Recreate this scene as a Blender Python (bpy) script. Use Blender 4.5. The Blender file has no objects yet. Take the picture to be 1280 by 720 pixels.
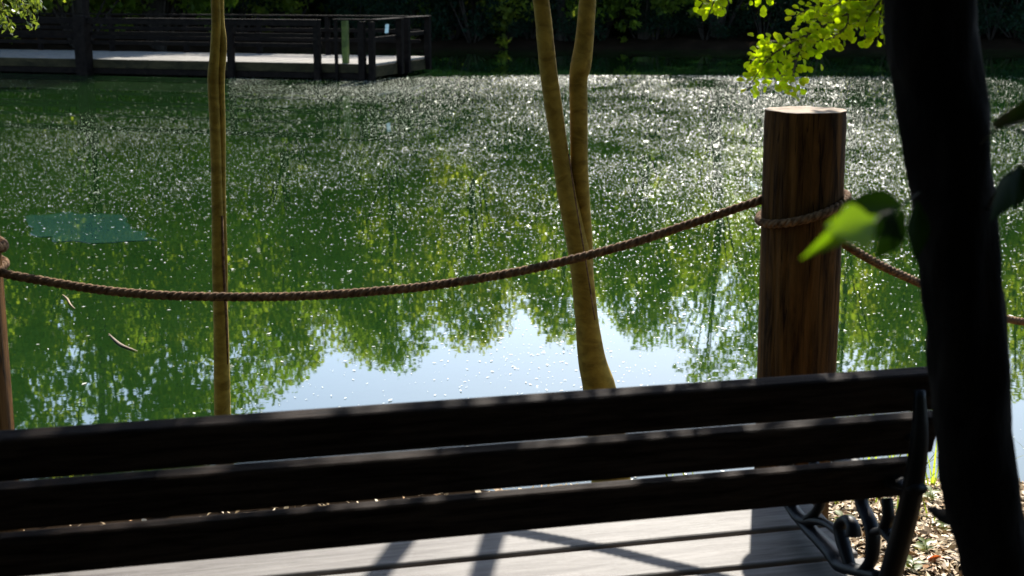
import bpy, bmesh, math, random
import numpy as np
from mathutils import Vector, Matrix, noise as mnoise
R = math.radians
rnd = random.Random(7)
C = bpy.context.scene.collection
SC = bpy.context.scene

# ------------------------------------------------------------------ camera, sky, sun, exposure
FPX, EYE = 1758.0, 2.2                                  # focal length in pixels of a 1280 wide frame, eye above the water
PITCH = math.atan(385.0 / FPX)
cam = bpy.data.cameras.new('camera')
cam.sensor_width = 36.0
cam.lens = 36.0 * FPX / 1280.0
cam.clip_start, cam.clip_end = 0.05, 3000.0
cam.dof.use_dof = True
cam.dof.focus_distance = 5.2
cam.dof.aperture_fstop = 7.0
cam_o = bpy.data.objects.new('camera', cam)
cam_o.location = (0, 0, EYE)
cam_o.rotation_euler = (R(90) - PITCH, 0, 0)
C.objects.link(cam_o)
SC.camera = cam_o
SUN_EL, SUN_AZ = 38.5, 10.0
w = bpy.data.worlds.new('World')
SC.world = w
w.use_nodes = True
nt = w.node_tree
sky = nt.nodes.new('ShaderNodeTexSky')
sky.sky_type = 'NISHITA'
sky.sun_disc = False
sky.sun_elevation = R(SUN_EL)
sky.sun_rotation = R(SUN_AZ)
sky.air_density, sky.dust_density, sky.ozone_density = 1.0, 0.7, 1.6
bg = nt.nodes['Background']
bg.inputs['Strength'].default_value = 0.15
nt.links.new(sky.outputs[0], bg.inputs[0])
sun = bpy.data.lights.new('sun', 'SUN')
sun.energy, sun.angle, sun.color = 5.0, R(0.53), (1.0, 0.95, 0.86)
sun_o = bpy.data.objects.new('sun', sun)
S = Vector((math.sin(R(SUN_AZ)) * math.cos(R(SUN_EL)), math.cos(R(SUN_AZ)) * math.cos(R(SUN_EL)), math.sin(R(SUN_EL))))
sun_o.rotation_euler = S.to_track_quat('Z', 'Y').to_euler()
sun_o.location = (6, 30, 30)
C.objects.link(sun_o)
SC.view_settings.view_transform = 'Standard'
SC.view_settings.look = 'None'
SC.view_settings.exposure = 1.55
SC.view_settings.gamma = 1.0
SC.view_settings.use_curve_mapping = False
SC.cycles.max_bounces = 7
SC.cycles.diffuse_bounces = 3
SC.cycles.transmission_bounces = 4
SC.cycles.sample_clamp_indirect = 6.0

# ------------------------------------------------------------------ helpers
_fw = Vector((0, math.cos(PITCH), -math.sin(PITCH)))
_up = Vector((0, math.sin(PITCH), math.cos(PITCH)))

def ray(px, py):
    return _fw + Vector((1, 0, 0)) * ((px - 640) / FPX) + _up * ((360 - py) / FPX)

def aty(px, py, y):
    """real point at distance y seen at a photograph pixel"""
    r = ray(px, py)
    return Vector((0, 0, EYE)) + r * (y / r.y)

def atz(px, py, z):
    r = ray(px, py)
    return Vector((0, 0, EYE)) + r * ((z - EYE) / r.z)

def tag(o, label=None, cat=None, group=None, kind=None):
    if label: o['label'] = label
    if cat: o['category'] = cat
    if group: o['group'] = group
    if kind: o['kind'] = kind
    return o

def empty(name, loc=(0, 0, 0), rz=0.0):
    o = bpy.data.objects.new(name, None)
    o.empty_display_size = 0.1
    o.location = loc
    o.rotation_euler = (0, 0, rz)
    C.objects.link(o)
    return o

def mesh_np(name, V, faces, mat, smooth=False, tint=None):
    """V (n,3); faces (m,k) same size polygons"""
    V = np.asarray(V, dtype=np.float32)
    faces = np.asarray(faces, dtype=np.int32)
    me = bpy.data.meshes.new(name)
    m, k = faces.shape
    me.vertices.add(len(V)); me.vertices.foreach_set('co', V.ravel())
    me.loops.add(m * k); me.loops.foreach_set('vertex_index', faces.ravel())
    me.polygons.add(m); me.polygons.foreach_set('loop_start', np.arange(0, m * k, k, dtype=np.int32))
    if smooth: me.polygons.foreach_set('use_smooth', np.ones(m, dtype=bool))
    if tint is not None:
        a = me.attributes.new('tint', 'FLOAT', 'FACE')
        a.data.foreach_set('value', np.asarray(tint, dtype=np.float32))
    me.materials.append(mat)
    me.update(calc_edges=True)
    return me

def link(name, me, parent=None, loc=None):
    o = bpy.data.objects.new(name, me)
    if parent: o.parent = parent
    if loc is not None: o.location = loc
    C.objects.link(o)
    return o

class MB:
    """collects boxes, tubes and lathes; build() links them as ONE mesh object"""
    def __init__(s): s.v = []; s.f = []
    def box(s, a, ex, ey, ez, bev=0.0):
        """a corner, three edge vectors; small bevel when bev > 0"""
        a, ex, ey, ez = Vector(a), Vector(ex), Vector(ey), Vector(ez)
        bm = bmesh.new()
        vs = [bm.verts.new(a + ex * i + ey * j + ez * k) for i in (0, 1) for j in (0, 1) for k in (0, 1)]
        for q in ((0, 1, 3, 2), (4, 6, 7, 5), (0, 4, 5, 1), (2, 3, 7, 6), (0, 2, 6, 4), (1, 5, 7, 3)):
            bm.faces.new([vs[i] for i in q])
        bmesh.ops.recalc_face_normals(bm, faces=bm.faces)
        if bev > 0:
            bmesh.ops.bevel(bm, geom=bm.edges[:], offset=bev, segments=2, profile=0.5, affect='EDGES')
        s.addbm(bm)
        return s
    def addbm(s, bm):
        bm.verts.index_update()
        n = len(s.v)
        s.v += [v.co.copy() for v in bm.verts]
        s.f += [[n + v.index for v in f.verts] for f in bm.faces]
        bm.free()
    def tube(s, pts, rad, seg=8, flat=None, cap=True):
        """tube along pts; rad a number or list; flat=(dir, factor) squeezes along dir"""
        pts = [Vector(p) for p in pts]
        n = len(pts)
        if not hasattr(rad, '__len__'): rad = [rad] * n
        base = len(s.v)
        up = None
        for i, p in enumerate(pts):
            t = (pts[min(i + 1, n - 1)] - pts[max(i - 1, 0)])
            t = t.normalized() if t.length > 1e-9 else Vector((0, 0, 1))
            if up is None:
                up = t.orthogonal().normalized()
            up = (up - t * up.dot(t)).normalized()
            b = t.cross(up)
            for k in range(seg):
                a = 2 * math.pi * k / seg
                d = (up * math.cos(a) + b * math.sin(a)) * rad[i]
                if flat: d = d + flat[0] * d.dot(flat[0]) * (flat[1] - 1)
                s.v.append(p + d)
        for i in range(n - 1):
            for k in range(seg):
                k2 = (k + 1) % seg
                s.f.append([base + i * seg + k, base + i * seg + k2, base + (i + 1) * seg + k2, base + (i + 1) * seg + k])
        if cap:
            s.f.append([base + k for k in range(seg)][::-1])
            s.f.append([base + (n - 1) * seg + k for k in range(seg)])
        return s
    def mesh(s, name, mat, smooth=False):
        me = bpy.data.meshes.new(name)
        me.from_pydata(s.v, [], s.f)
        me.materials.append(mat)
        if smooth: me.polygons.foreach_set('use_smooth', np.ones(len(me.polygons), dtype=bool))
        me.update()
        return me
    def build(s, name, mat, parent=None, smooth=False):
        return link(name, s.mesh(name, mat, smooth), parent)

def spline(pts, n):
    """Catmull-Rom through pts, n samples per span"""
    P = [Vector(p) for p in pts]
    P = [P[0] * 2 - P[1]] + P + [P[-1] * 2 - P[-2]]
    out = []
    for i in range(1, len(P) - 2):
        a, b, c, d = P[i - 1], P[i], P[i + 1], P[i + 2]
        for k in range(n):
            t = k / n
            out.append(0.5 * ((2 * b) + (c - a) * t + (2 * a - 5 * b + 4 * c - d) * t * t + (3 * b - a - 3 * c + d) * t ** 3))
    out.append(P[-2])
    return out

def lerp_list(vals, n):
    xs = np.linspace(0, 1, len(vals))
    return list(np.interp(np.linspace(0, 1, n), xs, vals))

# ------------------------------------------------------------------ materials
def mat_new(name):
    m = bpy.data.materials.new(name)
    m.use_nodes = True
    n = m.node_tree.nodes
    return m, m.node_tree, n['Principled BSDF']

def ramp(nt, fac, stops):
    r = nt.nodes.new('ShaderNodeValToRGB')
    e = r.color_ramp.elements
    while len(e) > 1: e.remove(e[-1])
    e[0].position = stops[0][0]; e[0].color = (*stops[0][1], 1)
    for p, c in stops[1:]:
        x = e.new(p); x.color = (*c, 1)
    nt.links.new(fac, r.inputs[0])
    return r.outputs[0]

def noise(nt, scale, detail=4, rough=0.55, vec=None, stretch=None, dist=0.0):
    tc = nt.nodes.new('ShaderNodeTexCoord')
    mp = nt.nodes.new('ShaderNodeMapping')
    if stretch: mp.inputs['Scale'].default_value = stretch
    nt.links.new(tc.outputs['Object'], mp.inputs[0])
    t = nt.nodes.new('ShaderNodeTexNoise')
    t.inputs['Scale'].default_value = scale
    t.inputs['Detail'].default_value = detail
    t.inputs['Roughness'].default_value = rough
    t.inputs['Distortion'].default_value = dist
    nt.links.new(mp.outputs[0], t.inputs['Vector'])
    return t.outputs['Fac']

def bump(nt, h, p, strength, dist):
    b = nt.nodes.new('ShaderNodeBump')
    b.inputs['Strength'].default_value = strength
    b.inputs['Distance'].default_value = dist
    nt.links.new(h, b.inputs['Height'])
    nt.links.new(b.outputs[0], p.inputs['Normal'])
    return b

def wood(name, dark, light, rough=0.6, scale=9.0, stretch=(1, 1, 1), bumps=0.4, spec=0.5):
    m, nt, p = mat_new(name)
    f = noise(nt, scale, 6, 0.65, stretch=stretch, dist=0.6)
    nt.links.new(ramp(nt, f, [(0.35, dark), (0.65, light)]), p.inputs['Base Color'])
    p.inputs['Roughness'].default_value = rough
    p.inputs['Specular IOR Level'].default_value = spec
    f2 = noise(nt, scale * 3, 5, 0.7, stretch=stretch)
    bump(nt, f2, p, bumps, 0.004)
    return m

def leaf_mat(name, cols, trans, mixf=0.5, rough=0.45, spec=0.3):
    """per-leaf colour from the face attribute tint, or random per object"""
    m, nt, p = mat_new(name)
    at = nt.nodes.new('ShaderNodeAttribute'); at.attribute_name = 'tint'
    oi = nt.nodes.new('ShaderNodeObjectInfo')
    ad = nt.nodes.new('ShaderNodeMath'); ad.operation = 'ADD'
    nt.links.new(at.outputs['Fac'], ad.inputs[0])
    ml = nt.nodes.new('ShaderNodeMath'); ml.operation = 'MULTIPLY'; ml.inputs[1].default_value = 0.35
    nt.links.new(oi.outputs['Random'], ml.inputs[0])
    nt.links.new(ml.outputs[0], ad.inputs[1])
    n = len(cols)
    c1 = ramp(nt, ad.outputs[0], [(1.2 * i / max(1, n - 1), c) for i, c in enumerate(cols)])
    c2 = ramp(nt, ad.outputs[0], [(1.2 * i / max(1, n - 1), c) for i, c in enumerate(trans)])
    nt.links.new(c1, p.inputs['Base Color'])
    p.inputs['Roughness'].default_value = rough
    p.inputs['Specular IOR Level'].default_value = spec
    tr = nt.nodes.new('ShaderNodeBsdfTranslucent')
    nt.links.new(c2, tr.inputs[0])
    mx = nt.nodes.new('ShaderNodeMixShader'); mx.inputs[0].default_value = mixf
    nt.links.new(p.outputs[0], mx.inputs[1]); nt.links.new(tr.outputs[0], mx.inputs[2])
    nt.links.new(mx.outputs[0], nt.nodes['Material Output'].inputs[0])
    return m

M = {}
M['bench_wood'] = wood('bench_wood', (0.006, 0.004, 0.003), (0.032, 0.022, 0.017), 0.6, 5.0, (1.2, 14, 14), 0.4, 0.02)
M['seat_wood'] = wood('sunlit_seat_wood', (0.075, 0.064, 0.056), (0.16, 0.145, 0.13), 0.55, 4.0, (1.0, 12, 12), 0.35, 0.1)  # bench wood lightened for the seat, sunlight put into its colour
M['iron'] = mat_new('cast_iron')[0]
p = M['iron'].node_tree.nodes['Principled BSDF']
p.inputs['Base Color'].default_value = (0.005, 0.005, 0.0055, 1); p.inputs['Roughness'].default_value = 0.45
p.inputs['Specular IOR Level'].default_value = 0.14
bump(M['iron'].node_tree, noise(M['iron'].node_tree, 60, 4), p, 0.25, 0.002)
M['post'] = wood('post_timber', (0.014, 0.006, 0.0016), (0.125, 0.056, 0.013), 0.85, 7.0, (5, 5, 0.5), 0.7, 0.08)
m_ = M['post']; nt_ = m_.node_tree; p_ = nt_.nodes['Principled BSDF']
fc_ = noise(nt_, 6.0, 3, 0.5, stretch=(6, 6, 0.22), dist=0.3)
cr_ = ramp(nt_, fc_, [(0.485, (1, 1, 1)), (0.5, (0.12, 0.1, 0.08)), (0.515, (1, 1, 1))])
mx_ = nt_.nodes.new('ShaderNodeMix'); mx_.data_type = 'RGBA'; mx_.blend_type = 'MULTIPLY'; mx_.inputs['Factor'].default_value = 1.0
nt_.links.new(p_.inputs['Base Color'].links[0].from_socket, mx_.inputs[6]); nt_.links.new(cr_, mx_.inputs[7])
nt_.links.new(mx_.outputs[2], p_.inputs['Base Color'])
M['post_end'] = wood('post_cut_end', (0.1, 0.065, 0.035), (0.28, 0.2, 0.12), 0.85, 14.0, (1, 1, 1), 0.5, 0.25)
M['rope'] = wood('manila_rope', (0.05, 0.025, 0.01), (0.22, 0.125, 0.06), 0.9, 60.0, (1, 1, 1), 0.8, 0.15)
M['bark_ochre'] = wood('smooth_ochre_bark', (0.13, 0.082, 0.011), (0.28, 0.19, 0.03), 0.75, 9.0, (1.6, 1.6, 2.6), 0.6, 0.08)
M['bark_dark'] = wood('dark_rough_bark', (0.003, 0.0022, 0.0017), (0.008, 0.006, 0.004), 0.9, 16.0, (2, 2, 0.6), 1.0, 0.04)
M['bark_far'] = wood('far_bark', (0.015, 0.013, 0.011), (0.045, 0.038, 0.032), 0.9, 6.0, (2, 2, 0.5), 0.6, 0.03)
M['twig'] = wood('twig_bark', (0.05, 0.035, 0.02), (0.14, 0.1, 0.05), 0.8, 20, (1, 1, 1), 0.4, 0.2)
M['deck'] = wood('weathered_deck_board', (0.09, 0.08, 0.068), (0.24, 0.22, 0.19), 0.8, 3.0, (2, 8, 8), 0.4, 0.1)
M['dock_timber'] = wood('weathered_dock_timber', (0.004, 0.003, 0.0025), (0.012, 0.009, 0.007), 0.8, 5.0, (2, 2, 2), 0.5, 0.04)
M['dock_fascia'] = wood('algae_stained_fascia', (0.012, 0.011, 0.006), (0.04, 0.032, 0.015), 0.8, 2.5, (1, 1, 2), 0.4, 0.05)
M['green_post'] = wood('yellow_green_post', (0.05, 0.07, 0.012), (0.12, 0.15, 0.03), 0.7, 5, (1, 1, 1), 0.3, 0.3)  # mottled yellow green colour
M['notice'] = mat_new('pale_plastic_notice')[0]
M['notice'].node_tree.nodes['Principled BSDF'].inputs['Base Color'].default_value = (0.55, 0.68, 0.66, 1)
M['far_leaf'] = leaf_mat('far_tree_leaf', [(0.03, 0.06, 0.01), (0.05, 0.085, 0.014), (0.085, 0.11, 0.02)],
                         [(0.14, 0.27, 0.012), (0.28, 0.4, 0.02), (0.5, 0.55, 0.04)], 0.6, 0.5, 0.1)
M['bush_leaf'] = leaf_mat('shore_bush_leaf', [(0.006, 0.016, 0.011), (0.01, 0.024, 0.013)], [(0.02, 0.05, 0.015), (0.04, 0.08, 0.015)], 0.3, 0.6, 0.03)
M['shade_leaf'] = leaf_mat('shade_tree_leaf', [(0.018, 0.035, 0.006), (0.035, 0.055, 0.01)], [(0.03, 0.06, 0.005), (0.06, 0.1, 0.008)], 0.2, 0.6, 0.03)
M['spray_leaf'] = leaf_mat('fresh_leaflet', [(0.07, 0.11, 0.012), (0.11, 0.15, 0.02)], [(0.46, 0.62, 0.004), (0.68, 0.78, 0.012)], 0.75, 0.5, 0.15)
M['big_leaf'] = leaf_mat('broad_leaf', [(0.035, 0.075, 0.01), (0.05, 0.1, 0.012)], [(0.14, 0.28, 0.004), (0.26, 0.42, 0.006)], 0.6, 0.5, 0.06)
M['big_leaf_shaded'] = leaf_mat('broad_leaf_shaded', [(0.006, 0.014, 0.002), (0.01, 0.02, 0.003)], [(0.006, 0.018, 0.001), (0.01, 0.026, 0.0015)], 0.25, 0.6, 0.05)  # darkened copy of the broad leaf, shade put into its colour
M['corner_leaf'] = leaf_mat('willowy_leaf', [(0.015, 0.03, 0.006), (0.06, 0.08, 0.02)], [(0.02, 0.05, 0.004), (0.2, 0.25, 0.02)], 0.4)
M['shoot'] = wood('dark_shoot', (0.008, 0.007, 0.004), (0.02, 0.016, 0.008), 0.9, 20, (1, 1, 1), 0.3, 0.05)
M['grass'] = leaf_mat('bank_grass', [(0.08, 0.11, 0.012), (0.11, 0.14, 0.02)], [(0.25, 0.36, 0.02), (0.42, 0.5, 0.03)], 0.55)
M['litter'] = leaf_mat('dry_leaf', [(0.14, 0.08, 0.03), (0.38, 0.25, 0.11), (0.5, 0.38, 0.21), (0.36, 0.16, 0.04)],
                       [(0.05, 0.03, 0.015), (0.15, 0.08, 0.03), (0.2, 0.14, 0.07), (0.12, 0.05, 0.01)], 0.2, 0.55)
M['orange_leaf'] = leaf_mat('orange_leaf', [(0.45, 0.08, 0.02), (0.5, 0.1, 0.02)], [(0.5, 0.1, 0.02), (0.55, 0.12, 0.02)], 0.3)
M['fleck'] = leaf_mat('pale_floating_fluff', [(0.42, 0.41, 0.3), (0.64, 0.62, 0.5), (0.8, 0.78, 0.68)],
                      [(0.3, 0.3, 0.2), (0.4, 0.4, 0.3), (0.5, 0.5, 0.4)], 0.15, 0.35, 0.5)

m, nt, p = mat_new('soil_with_litter')
f = noise(nt, 1.3, 8, 0.7)
nt.links.new(ramp(nt, f, [(0.3, (0.006, 0.0045, 0.003)), (0.6, (0.016, 0.011, 0.007)), (0.8, (0.035, 0.024, 0.015))]), p.inputs['Base Color'])
p.inputs['Roughness'].default_value = 0.95
p.inputs['Specular IOR Level'].default_value = 0.0
bump(nt, noise(nt, 18, 6, 0.7), p, 0.8, 0.03)
M['soil'] = m

def water_mat(name, c1, c2):
    m, nt, p = mat_new(name)
    f = noise(nt, 0.16, 4, 0.6)
    nt.links.new(ramp(nt, f, [(0.35, c1), (0.65, c2)]), p.inputs['Base Color'])
    p.inputs['Roughness'].default_value = 0.015
    p.inputs['IOR'].default_value = 1.45
    p.inputs['Specular IOR Level'].default_value = 0.5
    a = noise(nt, 2.2, 3, 0.5); b = noise(nt, 11.0, 2, 0.5)
    mx = nt.nodes.new('ShaderNodeMath'); mx.operation = 'MULTIPLY_ADD'
    nt.links.new(b, mx.inputs[0]); mx.inputs[1].default_value = 0.12
    nt.links.new(a, mx.inputs[2])
    bump(nt, mx.outputs[0], p, 1.0, 0.0005)
    return m
M['water'] = water_mat('green_pond_water', (0.0048, 0.016, 0.0032), (0.0072, 0.022, 0.0042))
M['film'] = water_mat('wet_blue_green_sheet', (0.009, 0.03, 0.02), (0.0115, 0.035, 0.024))

# ------------------------------------------------------------------ the setting: ground and pond
def near_shore(x): return 5.3 + 0.18 * mnoise.noise((x * 0.5, 3.1, 0)) + 0.06 * mnoise.noise((x * 2.3, 1.1, 0))
def far_shore(x):
    t = min(1, max(0, (-x - 7) / 9)); t = t * t * (3 - 2 * t)
    return 46.0 - 8.0 * t + 0.7 * mnoise.noise((x * 0.2, 7.7, 0)) + 0.3 * mnoise.noise((x * 0.9, 2.7, 0))
def ground_z(x, y):
    sn, sf, ss = y - near_shore(x), far_shore(x) - y, 55 - abs(x)
    s = min(sn, sf, ss)
    if s >= 0: return -1.3 * (1 - math.exp(-s / 1.4))
    bumps = 0.03 * mnoise.noise((x * 1.7, y * 1.7, 0)) + 0.012 * mnoise.noise((x * 6, y * 6, 4))
    e = 1 - math.exp(s / 0.42)
    if y < 20: return 0.58 * e + bumps * e
    return (0.3 + 0.05 * min(-s, 6) + min(8.0, 0.24 * max(0, -s - 6)) * (y > 20)) * e + bumps * 3 * e
def axis(lo, hi, fine_lo, fine_hi, step, grow):
    a = list(np.arange(fine_lo, fine_hi + 1e-6, step))
    d = step
    while a[-1] < hi: d *= grow; a.append(a[-1] + d)
    d = step
    while a[0] > lo: d *= grow; a.insert(0, a[0] - d)
    return a
xs = axis(-900, 900, -3, 3.4, 0.14, 1.16)
ys = axis(-700, 38, -1.0, 6.6, 0.12, 1.14)
ys = [y for y in ys if y < 34] + list(np.arange(34, 66, 0.5))
d = 0.5
while ys[-1] < 1500: d *= 1.25; ys.append(ys[-1] + d)
V = [(x, y, ground_z(x, y)) for y in ys for x in xs]
nx = len(xs)
Fq = [(j * nx + i, j * nx + i + 1, (j + 1) * nx + i + 1, (j + 1) * nx + i) for j in range(len(ys) - 1) for i in range(nx - 1)]
o = link('ground', mesh_np('ground', V, Fq, M['soil'], True)); o['kind'] = 'structure'
o = link('pond_water', mesh_np('pond_water', [(-60, 4.2, 0), (60, 4.2, 0), (60, 56, 0), (-60, 56, 0)], [(0, 1, 2, 3)], M['water'])); o['kind'] = 'structure'

# ------------------------------------------------------------------ leaves in bulk
def leaf_quads(P, size, rng, flatness=0.0, asp=0.55, droop=0.0):
    """diamond leaves at points P (n,3); size (n,)"""
    n = len(P)
    d = rng.normal(size=(n, 3)); d[:, 2] -= droop
    d /= np.linalg.norm(d, axis=1)[:, None]
    u = rng.normal(size=(n, 3)); u[:, 2] += flatness
    s = np.cross(d, u); s /= np.linalg.norm(s, axis=1)[:, None]
    L = size[:, None]
    nrm = np.cross(s, d)
    a = P - d * L * 0.5
    c = P + d * L * 0.5
    mid = P + d * L * 0.05 + nrm * L * 0.08
    b = mid + s * L * asp * 0.5; e = mid - s * L * asp * 0.5
    V = np.stack([a, b, c, e], 1).reshape(-1, 3)
    F = np.arange(4 * n).reshape(n, 4)
    return V, F

def crown_points(rng, lobes, per, spread):
    out = []
    for j, (x, y, z, r) in enumerate(lobes):
        k = max(4, int((per[j] if hasattr(per, '__len__') else per) * (r ** 1.6)))
        d = rng.normal(size=(k, 3)); d /= np.linalg.norm(d, axis=1)[:, None]
        q = d * (r * rng.random((k, 1)) ** (1 / 2.2)) * np.array([1, 1, spread])
        out.append(q + np.array([x, y, z]))
    return np.concatenate(out)

def make_far_tree(seed, h, rad, base_frac, leaf, nl=46, per=150):
    """trunk with limbs, and a crown of leaf clumps on the limb ends"""
    rng = np.random.default_rng(seed)
    tr = MB()
    top = h * 0.9
    tp = [Vector((0.12 * h * 0.1 * math.sin(seed + k), 0.1 * math.cos(seed * 2 + k * 1.7), top * k / 6 - (0.4 if k == 0 else 0))) for k in range(7)]
    r0 = 0.018 * h
    tr.tube(spline(tp, 2), lerp_list([r0 * 1.2, r0 * 0.85, r0 * 0.6, r0 * 0.35, 0.025], 13), 8)
    lobes = []
    for i in range(nl):
        f = base_frac + (1 - base_frac) * (i + rng.random()) / nl
        ang = i * 2.4 + rng.normal() * 0.4
        prof = math.sin(math.pi * min(1, max(0.08, (f - base_frac) / (1 - base_frac) * 0.86 + 0.13))) ** 0.7
        rr = rad * prof * (0.45 + 0.6 * rng.random())
        z = h * f * 0.97
        c = Vector((rr * math.cos(ang), rr * math.sin(ang), z))
        if i % 3 == 0:
            k = min(len(tp) - 1, int(f * 5.2))
            a = tp[max(0, k - 1)]
            tr.tube(spline([a, a.lerp(c, 0.55) + Vector((0, 0, 0.1 * rad)), c], 3), lerp_list([r0 * 0.2, 0.012], 7), 5)
        lobes.append((c.x, c.y, c.z, rad * (0.2 + 0.16 * rng.random())))
        if rng.random() < 0.45:      # hanging tassel below the clump
            for q in range(3):
                lobes.append((c.x + rng.normal() * 0.15, c.y + rng.normal() * 0.15, c.z - 0.45 * (q + 1), rad * (0.12 - 0.02 * q)))
    pl = [per * (1.7 - 0.65 * min(1, max(0, l[2] / h))) for l in lobes]
    P = crown_points(rng, lobes, pl, 0.75)
    sz = leaf * (0.65 + 0.7 * rng.random(len(P)))
    V, F = leaf_quads(P, sz, rng, 0.6, 0.6, 0.5)
    # tint follows the clump (whole sprigs are fresher or older) plus a leaf's own
    cl = np.repeat(rng.random(len(lobes)), [max(4, int(q_ * (l[3] ** 1.6))) for l, q_ in zip(lobes, pl)])
    tint = np.clip(0.65 * cl + 0.35 * rng.random(len(P)), 0, 1) * 0.85
    return tr, V, F, tint

FAR = []
for k, (h, rad, bf, leaf, nl, per) in enumerate([(12.5, 3.2, 0.10, 0.20, 78, 190), (10.0, 2.8, 0.09, 0.18, 66, 195), (9.0, 2.6, 0.08, 0.17, 62, 205),
                                          (11.5, 2.5, 0.16, 0.17, 46, 130), (13.0, 3.5, 0.10, 0.20, 84, 165)]):
    tr, V, F, tint = make_far_tree(11 + k, h, rad, bf, leaf, nl, per)
    FAR.append((h, tr.mesh('trunk', M['bark_far'], True), mesh_np('crown', V, F, M['far_leaf'], False, tint)))

def far_tree(kind, x, y, rz, s, label, group):
    z = ground_z(x, y)
    t = empty('far_tree', (x, y, z), rz)
    t.scale = (s, s, s)
    tag(t, label, 'tree', group)
    link('trunk', FAR[kind][1], t); link('crown', FAR[kind][2], t)
    return t

G1 = 'trees along the far shore'
# (kind, x, y, scale, label)
row1 = [
    (4, -20.5, 39.6, 1.1, 'tall leafy tree on the far bank beyond the left end of the dock'),
    (0, -17.0, 40.2, 1.15, 'tall dense tree standing on the bank where the dock meets the shore'),
    (4, -12.6, 41.7, 1.08, 'broad tree growing behind the left half of the dock'),
    (4, -10.9, 43.5, 1.05, 'dark trunked tree behind the middle of the dock railing'),
    (1, -7.8, 48.9, 1.14, 'leafy tree behind the right half of the dock'),
    (1, -4.3, 49.6, 1.12, 'rounded tree beyond the right corner of the dock'),
    (2, -1.3, 47.6, 1.12, 'lower tree on the far shore seen left of the forked trunk'),
    (2, 1.7, 47.0, 1.08, 'lower tree on the far shore seen behind the forked trunk'),
    (1, 4.4, 47.3, 0.98, 'low crowned tree on the far shore just right of the forked trunk'),
    (3, 6.9, 47.2, 1.0, 'slender tree on the far shore below the hanging fresh leaves'),
    (3, 9.2, 47.4, 1.06, 'slender airy tree on the far shore above the thick rope post'),
    (3, 11.6, 47.8, 1.12, 'slender airy tree on the far shore beside the dark foreground trunk'),
    (0, 14.6, 48.4, 1.0, 'dense tree on the far shore behind the dark foreground trunk'),
    (3, 17.6, 47.9, 1.05, 'slender tree on the far shore at the right edge of the view'),
    (4, 21.2, 48.6, 0.95, 'spreading tree on the far shore beyond the right edge of the view'),
]
for k, x, y, s, lab in row1:
    far_tree(k, x, y, rnd.random() * 6.28, s, lab, G1)
G2 = 'dark trees in the wood behind the far shore'
L2 = 'dark shaded tree standing deep in the wood beyond the pond'
for (y0, y1, n, smin, smax) in ((51, 55, 17, 0.8, 0.95), (57, 62, 17, 0.8, 1.0), (64, 72, 18, 0.85, 1.05)):
    for i in range(n):
        x = -25 + 50 * (i + 0.2 + 0.6 * rnd.random()) / n
        y = y0 + (y1 - y0) * rnd.random()
        k = rnd.choice((0, 1, 4, 2))
        lim = (0.225 if -5 < x * 47 / y < 10 else 0.27) * y - 2.2 - ground_z(x, y)
        s = min(smin + (smax - smin) * rnd.random(), lim / FAR[k][0])
        far_tree(k, x, y, rnd.random() * 6.28, s, L2, G2)

# bushes on the far shore
def make_bush(seed, h, rad, mat, leaf):
    rng = np.random.default_rng(seed)
    st = MB(); lobes = []
    for i in range(26):
        a = i * 2.4; f = rng.random()
        c = Vector((rad * (0.3 + 0.7 * rng.random()) * math.cos(a), rad * (0.3 + 0.7 * rng.random()) * math.sin(a), h * (0.12 + 0.8 * f)))
        if i % 3 == 0: st.tube(spline([(0.05 * math.cos(a), 0.05 * math.sin(a), -0.2), c * 0.6 + Vector((0, 0, 0.15)), c], 3), lerp_list([0.035, 0.008], 7), 5)
        lobes.append((c.x, c.y, c.z, rad * 0.36))
    P = crown_points(rng, lobes, 260, 0.8)
    V, F = leaf_quads(P, leaf * (0.7 + 0.6 * rng.random(len(P))), rng, 0.8, 0.55, 0.3)
    return st.mesh('stems', M['bark_far'], True), mesh_np('foliage', V, F, mat, False, rng.random(len(P)) * 0.85)
BUSH = [make_bush(3, 2.6, 1.5, M['bush_leaf'], 0.13), make_bush(4, 2.0, 1.4, M['bush_leaf'], 0.12), make_bush(9, 3.2, 1.7, M['bush_leaf'], 0.15)]
def bush(k, x, y, s, label, group='bushes along the far shore'):
    t = empty('shore_bush', (x, y, ground_z(x, y)), rnd.random() * 6.28)
    t.scale = (s, s, s)
    tag(t, label, 'bush', group)
    link('stems', BUSH[k][0], t); link('foliage', BUSH[k][1], t)
for k, x, y, s, lab in [
    (2, -1.3, 46.9, 1.1, 'dark bluish green bush on the far shore just right of the dock'),
    (0, -3.4, 47.3, 1.1, 'dark bush on the far bank behind the right corner of the dock'),
    (1, 0.6, 47.2, 0.8, 'low dark bush on the far shore left of the forked trunk'),
    (1, 5.2, 47.6, 0.7, 'low bush on the far shore between the forked trunk and the hanging leaves'),
    (0, 12.8, 47.2, 1.0, 'dark bush on the far shore beside the dark foreground trunk'),
    (2, 16.6, 47.0, 1.0, 'dark bush on the far shore at the right edge of the view'),
    (2, -18.5, 38.8, 1.1, 'dark bush on the bank past the left end of the dock'),
    (0, -9.0, 47.2, 1.1, 'dark bush behind the railing in the middle of the dock')]:
    bush(k, x, y, s, lab)
for i in range(15):
    x = -6.2 + 26 * (i + 0.7 * rnd.random()) / 15
    bush(i % 3, x, far_shore(x) + 0.5 + 0.5 * rnd.random(), 0.62 + 0.2 * rnd.random(), 'low dark bush added to darken the edge of the far shore', 'low bushes added to darken the far shore')  # bushes added to darken the strip of bank at the waterline
for i in range(64):
    x = -27 + 54 * ((i % 32) + rnd.random()) / 32
    bush(rnd.choice((0, 1, 2)), x, (49.2 + 2.5 * rnd.random() if i < 32 else 54 + 8 * rnd.random()), 1.1 + 0.5 * rnd.random(), 'dark undergrowth bush deep in the wood beyond the pond', 'undergrowth in the wood beyond the pond')

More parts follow.
